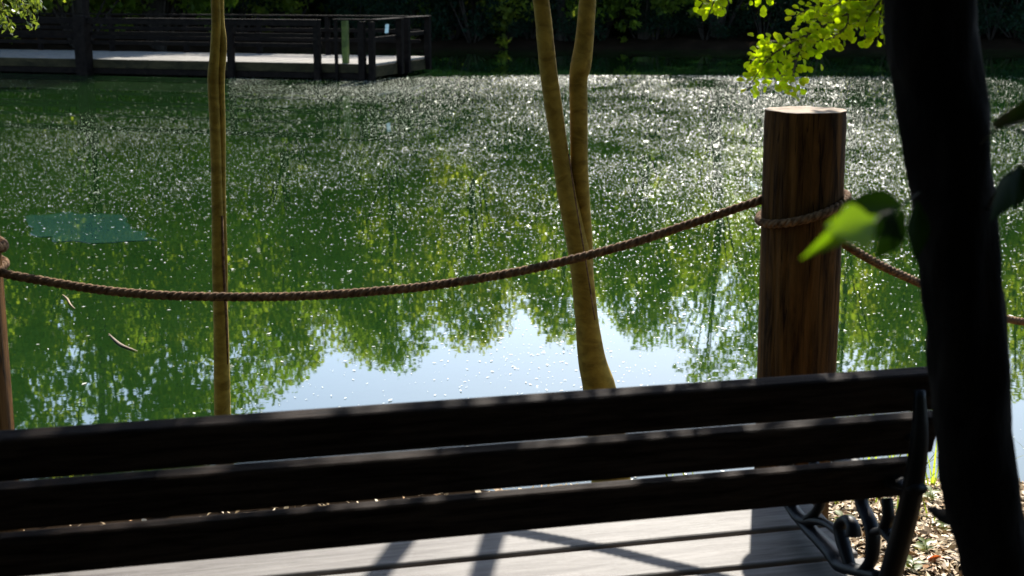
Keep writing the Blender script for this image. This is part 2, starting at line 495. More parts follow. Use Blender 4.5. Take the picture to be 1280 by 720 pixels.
# ------------------------------------------------------------------ the dock
C1 = Vector((-3.13, 31.75, 0))
a = R(162.8)
E1 = Vector((math.cos(a), math.sin(a), 0))          # along the front edge towards the left bank
E2 = Vector((math.cos(a - R(90)), math.sin(a - R(90)), 0))   # back from the water's middle
dock = empty('dock', C1)
tag(dock, 'weathered wooden dock with railings at the far side of the pond', 'dock')
ZD, LEN, DEP = 0.36, 15.0, 3.5
Zv = Vector((0, 0, 1))
mb = MB()
nb = int(LEN / 0.146)
for i in range(nb):                                   # boards run from front to back
    u = 0.02 + i * LEN / nb
    mb.box(E1 * u + E2 * (0.05 + 0.002 * rnd.random()) + Zv * (ZD - 0.04 + 0.004 * rnd.random()), E1 * 0.138, E2 * (DEP - 0.03), Zv * 0.04)
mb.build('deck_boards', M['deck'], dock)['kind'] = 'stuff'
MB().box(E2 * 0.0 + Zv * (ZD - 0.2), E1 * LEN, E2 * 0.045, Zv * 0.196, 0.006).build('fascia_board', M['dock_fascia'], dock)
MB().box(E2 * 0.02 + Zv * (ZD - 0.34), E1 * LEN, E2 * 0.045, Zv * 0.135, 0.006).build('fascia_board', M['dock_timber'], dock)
MB().box(E2 * 0.07 + Zv * (ZD - 0.3), E1 * 0.045, E2 * (DEP - 0.07), Zv * 0.25, 0.006).build('fascia_board', M['dock_fascia'], dock)
MB().box(E2 * (DEP - 0.05) + E1 * 0.06 + Zv * (ZD - 0.3), E1 * LEN, E2 * 0.045, Zv * 0.25, 0.006).build('fascia_board', M['dock_timber'], dock)
for u in (0.4, 3.3, 6.2, 9.1, 12):
    for v in (0.5, 2.9):
        MB().tube([E1 * u + E2 * v + Zv * -1.3, E1 * u + E2 * v + Zv * (ZD - 0.05)], 0.1, 8).build('pile', M['dock_timber'], dock, True)
def dpost(u, v, z0, z1, wd=0.11, mat='dock_timber'):
    return MB().box(E1 * (u - wd / 2) + E2 * (v - wd / 2) + Zv * z0, E1 * wd, E2 * wd, Zv * (z1 - z0), 0.008).build('post', M[mat], dock)
RT = ZD + 0.99
for u, wd in ((1.28, 0.14), (3.45, 0.14)):
    dpost(u, -0.09, -0.35, RT - 0.06, wd)
o = dpost(7.32, -0.13, -0.5, RT + 0.02, 0.3)
o['label'] = 'thick dark dock post'
dpost(7.36, 0.1, RT - 0.6, RT + 1.6, 0.1)
dpost(11.2, -0.09, -0.35, RT - 0.06, 0.14)
dpost(0.83, -0.06, -0.3, RT - 0.03, 0.07)
o = dpost(0.70, 0.16, ZD + 0.004, RT - 0.03, 0.13, 'green_post'); o['label'] = 'yellow green post'
dpost(0.22, -0.02, -0.15, RT - 0.05, 0.15)
dpost(-0.02, -0.03, -0.15, RT - 0.05, 0.13)
for v in (1.6, 2.05, DEP - 0.05):
    dpost(-0.045, v, 0.05, RT - 0.04, 0.14)
for u in (2.6, 4.5, 6.6, 8.8, 11):
    dpost(u, DEP - 0.12, ZD - 0.1, RT - 0.06, 0.11)
def rail(u0, v0, u1, v1, z, h, th, name='rail'):
    p0 = E1 * u0 + E2 * v0; p1 = E1 * u1 + E2 * v1
    d = (p1 - p0); nrm = Vector((-d.y, d.x, 0)).normalized()
    return MB().box(p0 - nrm * th / 2 + Zv * z, d, nrm * th, Zv * h, 0.006).build(name, M['dock_timber'], dock)
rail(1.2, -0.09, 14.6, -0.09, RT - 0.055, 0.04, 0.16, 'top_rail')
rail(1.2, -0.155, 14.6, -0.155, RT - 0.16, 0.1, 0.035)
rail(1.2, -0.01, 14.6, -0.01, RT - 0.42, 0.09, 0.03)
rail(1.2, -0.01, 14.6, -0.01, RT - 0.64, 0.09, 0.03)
rail(-0.02, -0.06, 0.9, -0.06, RT - 0.03, 0.035, 0.12, 'top_rail')
rail(-0.045, 0.04, -0.045, 1.66, RT - 0.035, 0.035, 0.16, 'top_rail')
rail(-0.045, 1.98, -0.045, DEP + 0.02, RT - 0.035, 0.035, 0.14, 'top_rail')
rail(0.03, 0.06, 0.03, 1.52, RT - 0.5, 0.1, 0.03)
rail(0.03, 2.1, 0.03, DEP - 0.12, RT - 0.46, 0.1, 0.03)
rail(0.1, DEP - 0.12, 13.5, DEP - 0.12, RT - 0.045, 0.04, 0.14, 'top_rail')
rail(0.1, DEP - 0.2, 13.5, DEP - 0.2, RT - 0.42, 0.09, 0.03)
rail(0.1, DEP - 0.2, 13.5, DEP - 0.2, RT - 0.66, 0.09, 0.03)
nb_ = MB().box(E1 * -0.02 + E2 * 0.75 + Zv * (RT - 0.33), E1 * -0.02 + E2 * 0.16, E1 * 0.004, Vector((0.02, 0, 0.2)), 0.001).build('notice', M['notice'], dock)

# ------------------------------------------------------------------ what floats on the pond
rng = np.random.default_rng(21)
N = 600000
y = np.sqrt(rng.random(N) * (33.6 ** 2 - 5.6 ** 2) + 5.6 ** 2)
x = (rng.random(N) * 2 - 1) * (0.42 * y + 1.2)
edge = 33.0 + 0.35 * np.sin(x * 0.7) + 0.5 * np.sin(x * 0.23 + 1) + rng.normal(size=N) * 0.25
cl = np.array([mnoise.noise((a_ * 0.35, b_ * 0.22, 0.5)) + 0.7 * mnoise.noise((a_ * 1.6, b_ * 0.8, 2.5)) for a_, b_ in zip(x, y)])
dens = np.interp(y, [5.6, 8, 10, 12.5, 15, 19, 22, 25, 29, 33.6], [0.16, 0.18, 0.27, 0.5, 1.05, 1.35, 0.75, 0.55, 0.95, 1.1])
lat = x / y
dens = dens * np.interp(lat, [-0.4, -0.2, -0.08, 0.02, 0.2, 0.4], [0.24, 0.34, 0.6, 1, 1, 0.8])
dens = dens * np.clip(0.72 + 0.85 * cl, 0.1, 1.7)
keep = (rng.random(N) < dens * 0.85) & (y < edge) & ~((lat < -0.2) & (y > 26 - 4 * rng.random(N)) & (rng.random(N) < 0.9)) & ~((lat > 0.235) & (y > 25) & (rng.random(N) < 0.6))
x, y = x[keep], y[keep]; n = len(x)
L = 0.0036 + 0.012 * rng.random(n) ** 2.8 + 0.00014 * np.clip(y - 6, 0, 24)
L[rng.random(n) < 0.02] *= 1.9
Wd = L * (0.18 + 0.34 * rng.random(n))
ang = rng.random(n) * 6.283
ca, sa = np.cos(ang), np.sin(ang)
tx, ty = rng.normal(size=n) * 0.13, rng.normal(size=n) * 0.13
def loc(u, v, lift):
    px_, py_ = u * ca - v * sa, u * sa + v * ca
    return np.stack([x + px_, y + py_, 0.003 + np.abs(px_ * tx + py_ * ty) + lift], 1)
Vf = np.stack([loc(-L, 0 * L, 0), loc(0 * L, -Wd, 0.05 * L), loc(L, 0 * L, 0), loc(0 * L, Wd, 0.05 * L)], 1).reshape(-1, 3)
o = link('floating_fluff', mesh_np('floating_fluff', Vf, np.arange(4 * n).reshape(n, 4), M['fleck'], False, rng.random(n) * 0.85))
tag(o, 'pale seed fluff and petals scattered over the green water', 'fluff', kind='stuff')

# blue-green sheet lying in the water on the left
pts = [atz(px, py, 0) for px, py in ((30, 271), (44, 267), (62, 268.5), (84, 266), (112, 267.5), (148, 268), (158, 276), (172, 287), (186, 296), (197, 302), (172, 302.5), (150, 301), (118, 303), (92, 300.5), (74, 302), (58, 297), (46, 294), (40, 284))]
ragged = []
for i, q in enumerate(pts):
    nq = pts[(i + 1) % len(pts)]
    for k in range(5):
        g = q.lerp(nq, k / 5)
        ragged.append(g + Vector((mnoise.noise((g.x * 5, g.y * 5, 1)) * 0.07, mnoise.noise((g.x * 4, g.y * 4, 8)) * 0.16, 0)))
pts = ragged
bm = bmesh.new()
vs = [bm.verts.new((q.x, q.y, 0.004)) for q in pts]
fc = bm.faces.new(vs)
r_ = bmesh.ops.extrude_face_region(bm, geom=[fc])
for e in r_['geom']:
    if isinstance(e, bmesh.types.BMVert): e.co.z -= 0.02
bmesh.ops.recalc_face_normals(bm, faces=bm.faces)
me = bpy.data.meshes.new('sunken_sheet'); bm.to_mesh(me); bm.free(); me.materials.append(M['film'])
tag(link('sunken_sheet', me), 'blue green sheet lying flush in the pond at the left', 'sheet')

# curled feathers floating, drawn in the browner dry leaf colour
cv = spline([atz(px, py, 0.006) for px, py in ((136, 417), (143, 424), (152, 431), (164, 436), (172, 439))], 5)
MBs = MB().tube(cv, lerp_list([0.003, 0.008, 0.011, 0.008, 0.003], len(cv)), 6, flat=(Vector((0, 0, 1)), 0.4))
tag(MBs.build('floating_feather', M['litter'], None, True), 'curved pale brown feather floating on the water at the left', 'feather')
cv = spline([atz(px, py, 0.006) for px, py in ((78, 368), (84, 373), (88, 380), (94, 386))], 4)
tag(MB().tube(cv, lerp_list([0.002, 0.007, 0.006, 0.002], len(cv)), 6, flat=(Vector((0, 0, 1)), 0.4)).build('floating_feather', M['litter'], None, True),
    'small brown feather floating just below the rope at the far left', 'feather')

# ------------------------------------------------------------------ rope posts and ropes
def rope_post(x, y, top, r, seed, label, lean=0.0):
    z0 = ground_z(x, y) - 0.3
    t = empty('rope_post', (x, y, ground_z(x, y)))
    tag(t, label, 'post', 'timber posts of the rope fence')
    zb = -0.3; zt = top - ground_z(x, y)
    ns, nr = 120, 48
    rg = random.Random(seed)
    cracks = [(rg.random() * 6.283, 0.012 + 0.02 * rg.random(), 0.0015 + 0.003 * rg.random(), rg.random() * 0.6, 0.4 + rg.random()) for _ in range(10)]
    V, Fc = [], []
    for j in range(nr + 1):
        z = zb + (zt - zb) * j / nr
        for k in range(ns):
            a = 2 * math.pi * k / ns
            rr = r * (1 + 0.05 * mnoise.noise((math.cos(a) * 1.2 + seed, math.sin(a) * 1.2, z * 1.3)) + 0.012 * mnoise.noise((math.cos(a) * 4, math.sin(a) * 4 + seed, z * 2.0)))
            for (ac, wc, dc, s0, ln) in cracks:
                da = (a - ac - 0.12 * mnoise.noise((z * 1.5, ac, seed)) + math.pi) % (2 * math.pi) - math.pi
                if abs(da) < wc * 2.5: rr -= dc * math.exp(-(da / wc) ** 2) * (1 if abs((z - s0 * zt) / ln) < 1 else 0.15) * min(1, (nr - j) / 5)
            # knot
            if j > nr * 0.6: pass
            e = (nr - j)
            if e == 0: rr *= 0.985
            V.append((rr * math.cos(a) + lean * z, rr * math.sin(a), z + (0.002 * mnoise.noise((math.cos(a) * 3, math.sin(a) * 3, seed)) if j == nr else 0)))
    for j in range(nr):
        for k in range(ns):
            k2 = (k + 1) % ns
            Fc.append((j * ns + k, j * ns + k2, (j + 1) * ns + k2, (j + 1) * ns + k))
    link('shaft', mesh_np('shaft', V, Fc, M['post'], True), t)
    cap = [V[nr * ns + k] for k in range(ns)]
    cx = Vector((lean * zt, 0, zt + 0.004))
    cap2 = [tuple(Vector(q).lerp(cx, 0.5) + Vector((0, 0, 0.001 * rg.random()))) for q in cap]
    Vc = [(q[0], q[1], q[2] + 0.001) for q in cap] + cap2 + [tuple(cx)]
    bmv = [(k, (k + 1) % ns, ns + (k + 1) % ns, ns + k) for k in range(ns)]
    me = bpy.data.meshes.new('cut_end')
    me.from_pydata(Vc, [], bmv + [(ns + k, ns + (k + 1) % ns, 2 * ns) for k in range(ns)])
    me.materials.append(M['post_end']); me.update()
    link('cut_end', me, t)
    return t
rope_post(0.737, 3.5, 1.885, 0.1, 5, 'thick round timber post with a rope wrapped round it, right of the forked tree', -0.006)
rope_post(-1.362, 3.4, 1.8, 0.098, 12, 'timber rope post cut off by the left edge of the view')
rope_post(2.66, 4.62, 1.75, 0.1, 31, 'timber rope post standing beyond the right edge of the view')

def strands(parent, path, r=0.0115, pitch=0.052, ds=0.0055):
    P = [Vector(q) for q in path]
    acc = [0.0]
    for i in range(1, len(P)): acc.append(acc[-1] + (P[i] - P[i - 1]).length)
    n = max(12, int(acc[-1] / ds))
    ss = np.linspace(0, acc[-1], n)
    Q = np.stack([np.interp(ss, acc, [q[i] for q in P]) for i in range(3)], 1)
    T = np.gradient(Q, axis=0); T /= np.linalg.norm(T, axis=1)[:, None]
    Z = np.array([0.0, 0.0, 1.0]); A = np.cross(T, Z); A /= np.maximum(1e-6, np.linalg.norm(A, axis=1))[:, None]
    B = np.cross(A, T)
    rs = r * 0.56; ro = r * 0.5
    for k in range(3):
        ph = ss / pitch * 2 * math.pi + k * 2 * math.pi / 3
        ctr = Q + A * (np.cos(ph) * ro)[:, None] + B * (np.sin(ph) * ro)[:, None]
        MB().tube([Vector(c) for c in ctr], rs, 7).build('strand', M['rope'], parent, True)

def smooth_path(pts, n=10): return spline(pts, n)
rope1 = [(-1.36, 3.515, 1.53), (-1.28, 3.48, 1.505)]
for px, py in ((0, 340), (60, 352), (130, 363), (200, 369), (270, 371), (340, 371), (400, 369), (470, 364), (540, 357), (640, 341), (720, 323), (790, 304), (850, 284), (910, 264), (958, 246)):
    rope1.append(aty(px, py, 3.4 + 0.12 * px / 960))
rope1.append((0.66, 3.60, 1.69))
ra = empty('rope', (0, 0, 0))
tag(ra, 'brown twisted rope sagging between the left post and the thick right post', 'rope', 'ropes of the pond fence')
strands(ra, smooth_path(rope1))
rb = empty('rope', (0, 0, 0))
tag(rb, 'brown twisted rope running from the thick post down behind the dark trunk', 'rope', 'ropes of the pond fence')
rope2 = [(0.78, 3.612, 1.585)] + [aty(px, py, yy) for px, py, yy in ((1057, 306, 3.56), (1100, 331, 3.62), (1150, 354, 3.72), (1215, 382, 3.88), (1280, 402, 4.05))] + [(1.9, 4.28, 1.15), (2.25, 4.42, 1.2), (2.56, 4.55, 1.36), (2.66, 4.73, 1.4)]
strands(rb, smooth_path(rope2))
def wrap(x, y, z, r, tilt, az, label):
    w_ = empty('rope_wrap', (x, y, z))
    tag(w_, label, 'rope', 'rope wraps round the fence posts')
    pth = []
    for k in range(76):
        a = 2 * math.pi * k / 72
        rr = r * (1 + 0.012 * math.sin(3 * a + 1))
        pth.append(Vector((rr * math.cos(a), rr * math.sin(a), tilt * math.cos(a - az) + 0.006 * k / 72)))
    strands(w_, pth, 0.011, 0.05, 0.005)
wrap(0.731, 3.5, 1.635, 0.108, 0.032, 0.2, 'rope tied round the thick right post')
wrap(-1.362, 3.4, 1.575, 0.106, -0.02, 0.0, 'rope tied round the post at the left edge')
wrap(2.655, 4.62, 1.42, 0.108, 0.02, 0.0, 'rope tied round the post beyond the right edge')

# ------------------------------------------------------------------ bench seen from behind
BY = R(13.5)
bench = empty('park_bench', (0.748, 2.609, 0), BY)     # local +x to the bench's right end (as seen), +y towards the water
tag(bench, 'dark slatted park bench with cast iron arms facing the pond', 'bench')
BL = 1.95
def bx(name, x0, x1, y0, y1, z0, z1, mat, bev=0.006):
    return MB().box((x0, y0, z0), (x1 - x0, 0, 0), (0, y1 - y0, 0), (0, 0, z1 - z0), bev).build(name, M[mat], bench)
# back slats: reclined 15 degrees, top edge towards the viewer
rc = R(15)
dn = Vector((0, math.sin(rc), -math.cos(rc))); th = Vector((0, math.cos(rc), math.sin(rc)))
top0 = Vector((0, -0.112, 1.489))
for k in range(3):
    q = top0 + dn * (k * 0.0972)
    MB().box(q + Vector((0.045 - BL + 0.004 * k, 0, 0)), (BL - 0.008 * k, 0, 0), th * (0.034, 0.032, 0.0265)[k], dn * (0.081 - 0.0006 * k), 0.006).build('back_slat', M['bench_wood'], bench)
for k in range(3):
    q = top0 + dn * (k * 0.0972 + 0.04)
    for xx in (-0.03, -1.86):
        MB().tube([q + Vector((xx + 0.012, 0, 0)) + th * 0.003, q + Vector((xx + 0.012, 0, 0)) - th * 0.004, q + Vector((xx + 0.012, 0, 0)) - th * 0.006], [0.009, 0.008, 0.004], 10).build('bolt', M['iron'], bench, True)
# seat slats
def seat_z(v): return 0.975 + 0.1 * v
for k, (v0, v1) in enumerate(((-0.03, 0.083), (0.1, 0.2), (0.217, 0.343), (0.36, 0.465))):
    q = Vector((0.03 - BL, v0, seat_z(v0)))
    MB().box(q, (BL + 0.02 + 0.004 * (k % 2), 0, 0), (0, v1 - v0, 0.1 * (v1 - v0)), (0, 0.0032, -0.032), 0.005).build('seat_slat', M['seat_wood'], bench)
XP = -0.03
def pv(lst):
    out = []
    for v, z in lst:
        if 0.985 < z < 1.2:                            # the cast scrolls stand just above the seat
            dz = max(0, seat_z(v) + 0.022 - z)
            v, z = v - 2.2 * dz, z + dz
        out.append(Vector((0, v, z)))
    return out
Xd = Vector((1, 0, 0))
def iron_end(xo):
    e = empty('iron_end', (xo, 0, 0)); e.parent = bench
    def bar(pts, rr, name='scroll', n=5, fl=1.5):
        c = spline(pv(pts), n)
        r_ = [q * 0.85 for q in lerp_list(rr if hasattr(rr, '__len__') else [rr, rr], len(c))]
        MB().tube(c, r_, 8, flat=(Xd, fl)).build(name, M['iron'], e, True)
    bar([(-0.125, 1.465), (-0.135, 1.37), (-0.118, 1.25), (-0.074, 1.11), (-0.03, 0.98), (-0.02, 0.86), (-0.06, 0.72), (-0.12, 0.585)], [0.011, 0.018, 0.022, 0.023, 0.022, 0.02, 0.018, 0.022], 'back_upright', 6, 1.2)
    bar([(-0.025, 1.055), (0.059, 1.03), (0.146, 1.006), (0.212, 0.998), (0.275, 1.003), (0.334, 1.02), (0.402, 1.05), (0.425, 1.1), (0.42, 1.16), (0.43, 1.22)], [0.013, 0.014, 0.017, 0.017, 0.015, 0.013, 0.012, 0.012, 0.012, 0.011], 'arm_support', 6, 1.7)
    bar([(0.1, 1.02), (0.135, 1.058), (0.154, 1.085), (0.142, 1.108), (0.118, 1.118), (0.099, 1.112), (0.095, 1.092)], [0.011, 0.013, 0.013, 0.012, 0.011, 0.012, 0.015])
    bar([(0.075, 1.225), (0.069, 1.175), (0.036, 1.151), (0.018, 1.128), (0.014, 1.104), (0.017, 1.072), (0.048, 1.032)], [0.01, 0.012, 0.013, 0.013, 0.013, 0.012, 0.012])
    bar([(-0.03, 1.22), (-0.04, 1.185), (-0.032, 1.156), (-0.075, 1.143)], [0.01, 0.011, 0.012, 0.01])
    bar([(-0.032, 1.157), (-0.01, 1.145), (0.02, 1.13)], 0.009)
    bar([(0.15, 1.075), (0.209, 1.073), (0.262, 1.06), (0.319, 1.037), (0.363, 1.035)], [0.01, 0.009, 0.011, 0.014, 0.013])
    bar([(0.3, 1.05), (0.268, 1.078), (0.25, 1.105), (0.255, 1.14), (0.3, 1.19), (0.36, 1.21)], [0.012, 0.01, 0.01, 0.01, 0.01, 0.01])
    bar([(0.395, 1.055), (0.36, 1.085), (0.372, 1.12), (0.405, 1.12)], [0.012, 0.011, 0.012, 0.012])
    bar([(-0.145, 1.28), (-0.05, 1.262), (0.1, 1.24), (0.25, 1.232), (0.38, 1.235), (0.45, 1.222), (0.475, 1.19), (0.455, 1.165)], [0.014, 0.017, 0.017, 0.017, 0.018, 0.018, 0.016, 0.013], 'armrest', 6, 1.6)
    bar([(-0.04, 0.922), (0.1, 0.93), (0.25, 0.945), (0.48, 0.968)], 0.015, 'seat_bearer', 5, 1.2)
    bar([(0.47, 0.955), (0.48, 0.86), (0.395, 0.74), (0.4, 0.65), (0.44, 0.585)], [0.018, 0.02, 0.017, 0.017, 0.022], 'front_leg', 5, 1.2)
    bar([(-0.05, 0.76), (0.1, 0.83), (0.25, 0.83), (0.4, 0.76)], 0.011, 'brace', 5)
iron_end(XP)
iron_end(XP - BL + 0.12)

# ------------------------------------------------------------------ slender trees on the near bank
def sway(pts, radii, seg=14, n=8, seed=1, rough=0.015):
    c = spline(pts, n); r_ = lerp_list(radii, len(c))
    r_ = [q * (1 + rough * mnoise.noise((i * 0.9, seed, 0)) * 2) for i, q in enumerate(r_)]
    return MB().tube(c, r_, seg)
def small_crown(parent, lobes, per, leaf, mat, seed, name='crown'):
    rg = np.random.default_rng(seed)
    P = crown_points(rg, lobes, per, 0.8)
    V, F = leaf_quads(P, leaf * (0.7 + 0.6 * rg.random(len(P))), rg, 1.0, 0.6, 0.3)
    o = link(name, mesh_np(name, V, F, mat, False, rg.random(len(P)) * 0.85), parent)
    return o

ft = empty('forked_tree', (0, 0, 0))
tag(ft, 'smooth ochre barked tree forking into two stems beside the post', 'tree')
gz = ground_z(0.3, 4.5)
def stem_px(rows, yy, low, up, seed):
    P = [aty(c_, y_, yy) for y_, c_, w_ in rows]
    Rr = [w_ * 0.5 * (p_ - Vector((0, 0, EYE))).dot(_fw) / FPX for (y_, c_, w_), p_ in zip(rows, P)]
    P = [q[0] for q in low] + P + [q[0] for q in up]
    Rr = [q[1] for q in low] + Rr + [q[1] for q in up]
    return sway(P, Rr, 18, 6, seed, 0.012)
stem_px([(640, 770, 60), (603, 764, 50), (540, 758, 47), (487, 749.5, 41.5), (450, 740, 35), (400, 733.5, 29), (330, 726, 28), (270, 714.5, 25.5), (240, 708, 24), (200, 701.5, 21.5), (100, 687, 22), (50, 681.5, 21.5), (0, 676, 20.5)], 4.5,
        [(Vector((0.34, 4.5, gz - 0.2)), 0.09)], [(Vector((0.02, 4.48, 2.6)), 0.025), (Vector((-0.03, 4.5, 3.2)), 0.018)], 3).build('stem', M['bark_ochre'], ft, True)
stem_px([(400, 736, 16), (340, 733, 18), (300, 730.5, 20.5), (240, 726, 21.5), (200, 724, 22), (140, 723.5, 22.5), (100, 723, 23), (82, 726, 26.5), (50, 730.5, 23.5), (0, 734.5, 21.5)], 4.515,
        [], [(Vector((0.27, 4.55, 2.6)), 0.025), (Vector((0.34, 4.6, 3.3)), 0.018)], 5).build('stem', M['bark_ochre'], ft, True)
# thin vine tracing down the fork
cv = spline([(0.18, 4.462, 1.66), (0.205, 4.455, 1.5), (0.235, 4.45, 1.33), (0.27, 4.444, 1.12)], 5)
MB().tube(cv, 0.0025, 5).build('vine', M['rope'], ft, True)
small_crown(ft, [(-0.1, 4.6, 3.3, 0.55), (0.5, 4.7, 3.5, 0.6), (0.1, 4.6, 4.0, 0.8), (0.9, 4.9, 3.3, 0.4), (-0.6, 4.7, 3.5, 0.45), (0.7, 4.3, 4.2, 0.7), (0.62, 4.5, 3.22, 0.26), (0.95, 4.6, 3.3, 0.3), (0.3, 4.4, 3.02, 0.14), (1.25, 4.6, 3.2, 0.26), (0.7, 4.55, 2.98, 0.16), (1.05, 4.6, 3.02, 0.2), (0.45, 4.5, 3.3, 0.25), (0.9, 4.5, 3.25, 0.3), (1.3, 4.5, 3.0, 0.2)], 480, 0.075, M['shade_leaf'], 41)  # small unseen lobes added to dapple the slat tops with shade

lt = empty('slender_tree', (0, 0, 0))
tag(lt, 'very slender twin stemmed sapling in front of the dock at the left', 'tree')
gz = ground_z(-1.03, 4.8)
Y = 4.8
sway([(-1.03, Y, gz - 0.15)] + [aty(px, py, Y) for px, py in ((279, 540), (277.5, 480), (276, 400), (273, 330), (271.5, 250), (269, 160), (266.5, 100), (269, 60), (269.5, 0))] + [(-1.0, Y, 2.6), (-1.04, Y, 3.1)],
     [0.034, 0.0295, 0.0285, 0.026, 0.022, 0.0195, 0.0185, 0.0195, 0.0165, 0.016, 0.014, 0.01], 12, 8, 8, 0.025).build('stem', M['bark_ochre'], lt, True)
sway([aty(px, py, Y + 0.012) for px, py in ((281, 450), (281, 400), (280.5, 330), (278, 250), (277.5, 160), (276, 100), (278.5, 55), (275, 0))] + [(-0.94, Y, 2.6), (-0.9, Y + 0.05, 3.1)],
     [0.006, 0.011, 0.011, 0.012, 0.012, 0.013, 0.0135, 0.013, 0.012, 0.009], 12, 8, 9, 0.025).build('stem', M['bark_ochre'], lt, True)
MB().tube([aty(px, py, Y - 0.012) for px, py in ((284.5, 455), (283.5, 420), (281.5, 380), (279, 320), (278, 270))], [0.003, 0.005, 0.006, 0.005, 0.003], 8).build('dead_twig', M['rope'], lt, True)
small_crown(lt, [(-1.1, 4.9, 3.2, 0.5), (-0.75, 4.8, 3.5, 0.5), (-1.2, 4.8, 3.8, 0.6), (-0.55, 4.7, 3.15, 0.3), (-0.8, 4.6, 2.95, 0.22), (-0.6, 4.6, 2.8, 0.2)], 480, 0.07, M['shade_leaf'], 43)

# ------------------------------------------------------------------ foreground tree with drooping fresh branch and low shoots
fg = empty('dark_tree', (0, 0, 0))
tag(fg, 'dark leaning trunk close to the viewer at the right, in front of the bench end', 'tree')
tp = [(0.78, 1.78, 0.3), (0.735, 1.76, 0.7), (0.69, 1.75, 1.15)] + [aty(px, py, 1.75) for px, py in ((1250, 720), (1232, 640), (1216, 540), (1209, 440), (1199, 330), (1190, 240), (1176, 130), (1162, 0))] + [(0.485, 1.75, 2.6), (0.48, 1.74, 3.2), (0.42, 1.68, 4.2)]
c = spline(tp, 6)
r_ = lerp_list([0.075, 0.062, 0.054, 0.05, 0.048, 0.049, 0.05, 0.05, 0.051, 0.053, 0.055, 0.054, 0.05, 0.045], len(c))
mb = MB()
seg = 28
mb.tube(c, r_, seg)
for i, v in enumerate(mb.v):
    k = i // seg; ctr = c[min(k, len(c) - 1)]
    d = (v - ctr)
    if d.length > 1e-6:
        mb.v[i] = v + d.normalized() * (0.006 * mnoise.noise((v.x * 22, v.y * 22, v.z * 9)) + 0.006 * mnoise.noise((v.x * 50, v.y * 50, v.z * 16)))
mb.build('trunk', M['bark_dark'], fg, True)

def leaf_mesh(name, mat, outline, curl=0.12, fold=0.15, tint=0.5):
    """leaf of unit length along +y from its base, outline half widths along the blade"""
    n = len(outline)
    V, F = [], []
    for i, wv in enumerate(outline):
        t = i / (n - 1)
        zc = -curl * t * t
        for s in (-1, -0.5, 0, 0.5, 1):
            V.append((s * wv, t, zc + fold * wv * abs(s)))
    for i in range(n - 1):
        for s in range(4):
            F.append((i * 5 + s, i * 5 + s + 1, (i + 1) * 5 + s + 1, (i + 1) * 5 + s))
    return mesh_np(name, V, F, mat, True, [tint] * len(F))
SPR = [leaf_mesh('leaf', M['spray_leaf'], [0.03, 0.2, 0.34, 0.42, 0.42, 0.33, 0.02], c_, f_, t_) for c_, f_, t_ in ((0.1, 0.2, 0.1), (0.2, 0.1, 0.3), (0.0, 0.25, 0.5), (0.25, 0.15, 0.7))]

def put_leaf(me, parent, base, dirv, nrm, size, wid=1.0):
    d = Vector(dirv).normalized()
    n_ = Vector(nrm); n_ = (n_ - d * n_.dot(d)).normalized()
    x_ = d.cross(n_)
    o = bpy.data.objects.new('leaf', me)
    mt = Matrix((x_ * size * wid, d * size, n_ * size)).transposed().to_4x4()
    mt.translation = Vector(base)
    o.parent = parent
    o.matrix_local = mt
    C.objects.link(o)
    return o

br = MB()
D = 3.1
def pp(lst, y0=D, y1=D): return [aty(px, py, y0 + (y1 - y0) * i / max(1, len(lst) - 1)) for i, (px, py) in enumerate(lst)]
twigs = [
    ([(1150, -60)] and [(1130, -40), (1085, 2), (1050, 22), (1015, 40), (985, 55), (962, 72), (945, 95), (935, 112)], 3.05, 3.15),
    ([(1010, 42), (1000, 62), (992, 88), (986, 118)], 3.08, 3.02),
    ([(1110, -30), (1104, 0), (1099, 28), (1096, 56)], 3.0, 2.98),
    ([(1075, -30), (1050, -2), (1030, 22), (1022, 34)], 3.1, 3.2),
    ([(1060, 16), (1058, 32), (1046, 44), (1032, 50)], 3.06, 3.0),
    ([(1120, -30), (1075, -8), (1030, 4), (1005, 14), (993, 22)], 3.2, 3.25),
    ([(985, 55), (960, 52), (948, 58)], 3.12, 3.18),
    ([(918, -40), (900, -14), (890, 8), (886, 18)], 3.15, 3.1),
    ([(905, -20), (896, -4), (876, 6)], 3.15, 3.2),
    ([(962, 72), (975, 92), (968, 105)], 3.12, 3.08),
    ([(985, -20), (950, -8), (938, -2)], 3.2, 3.2),
    ([(1140, -40), (1095, 10), (1075, 24), (1062, 30)], 3.0, 3.05),
    ([(1115, -20), (1088, 18), (1080, 40), (1084, 52)], 3.0, 3.0),
    ([(1035, 46), (1022, 52), (1010, 62)], 3.1, 3.1),
    ([(962, 72), (948, 70), (938, 80)], 3.15, 3.2),
    ([(1090, 0), (1060, 0), (1040, 8)], 3.05, 3.1),
]
branch_root = [Vector((0.49, 1.76, 3.0)), Vector((0.7, 2.3, 2.85)), Vector((0.9, 2.85, 2.5)), aty(1130, -40, 3.05)]
br.tube(spline(branch_root, 6), lerp_list([0.014, 0.01, 0.006, 0.004], 19), 6)
paths = []
for lst, y0, y1 in twigs:
    c = spline(pp(lst, y0, y1), 8)
    paths.append(c)
    br.tube(c, lerp_list([0.0032, 0.0012], len(c)), 5)
for k in (7, 8, 10):                                   # these twigs come down from the same branch overhead
    s = paths[k][0]
    br.tube(spline([Vector((0.9, 2.85, 2.5)), (Vector((0.9, 2.85, 2.5)) + s) * 0.5 + Vector((0, 0, 0.08)), s], 5), lerp_list([0.005, 0.0032], 11), 5)
for k in (2, 3, 5, 11, 12):
    s = paths[k][0]
    br.tube(spline([Vector((0.9, 2.85, 2.5)), (Vector((0.9, 2.85, 2.5)) + s) * 0.5 + Vector((0.02, 0, 0.03)), s], 5), lerp_list([0.005, 0.0032], 11), 5)
branch = br.build('branch', M['twig'], fg, True)
lr = random.Random(5)
spots = []
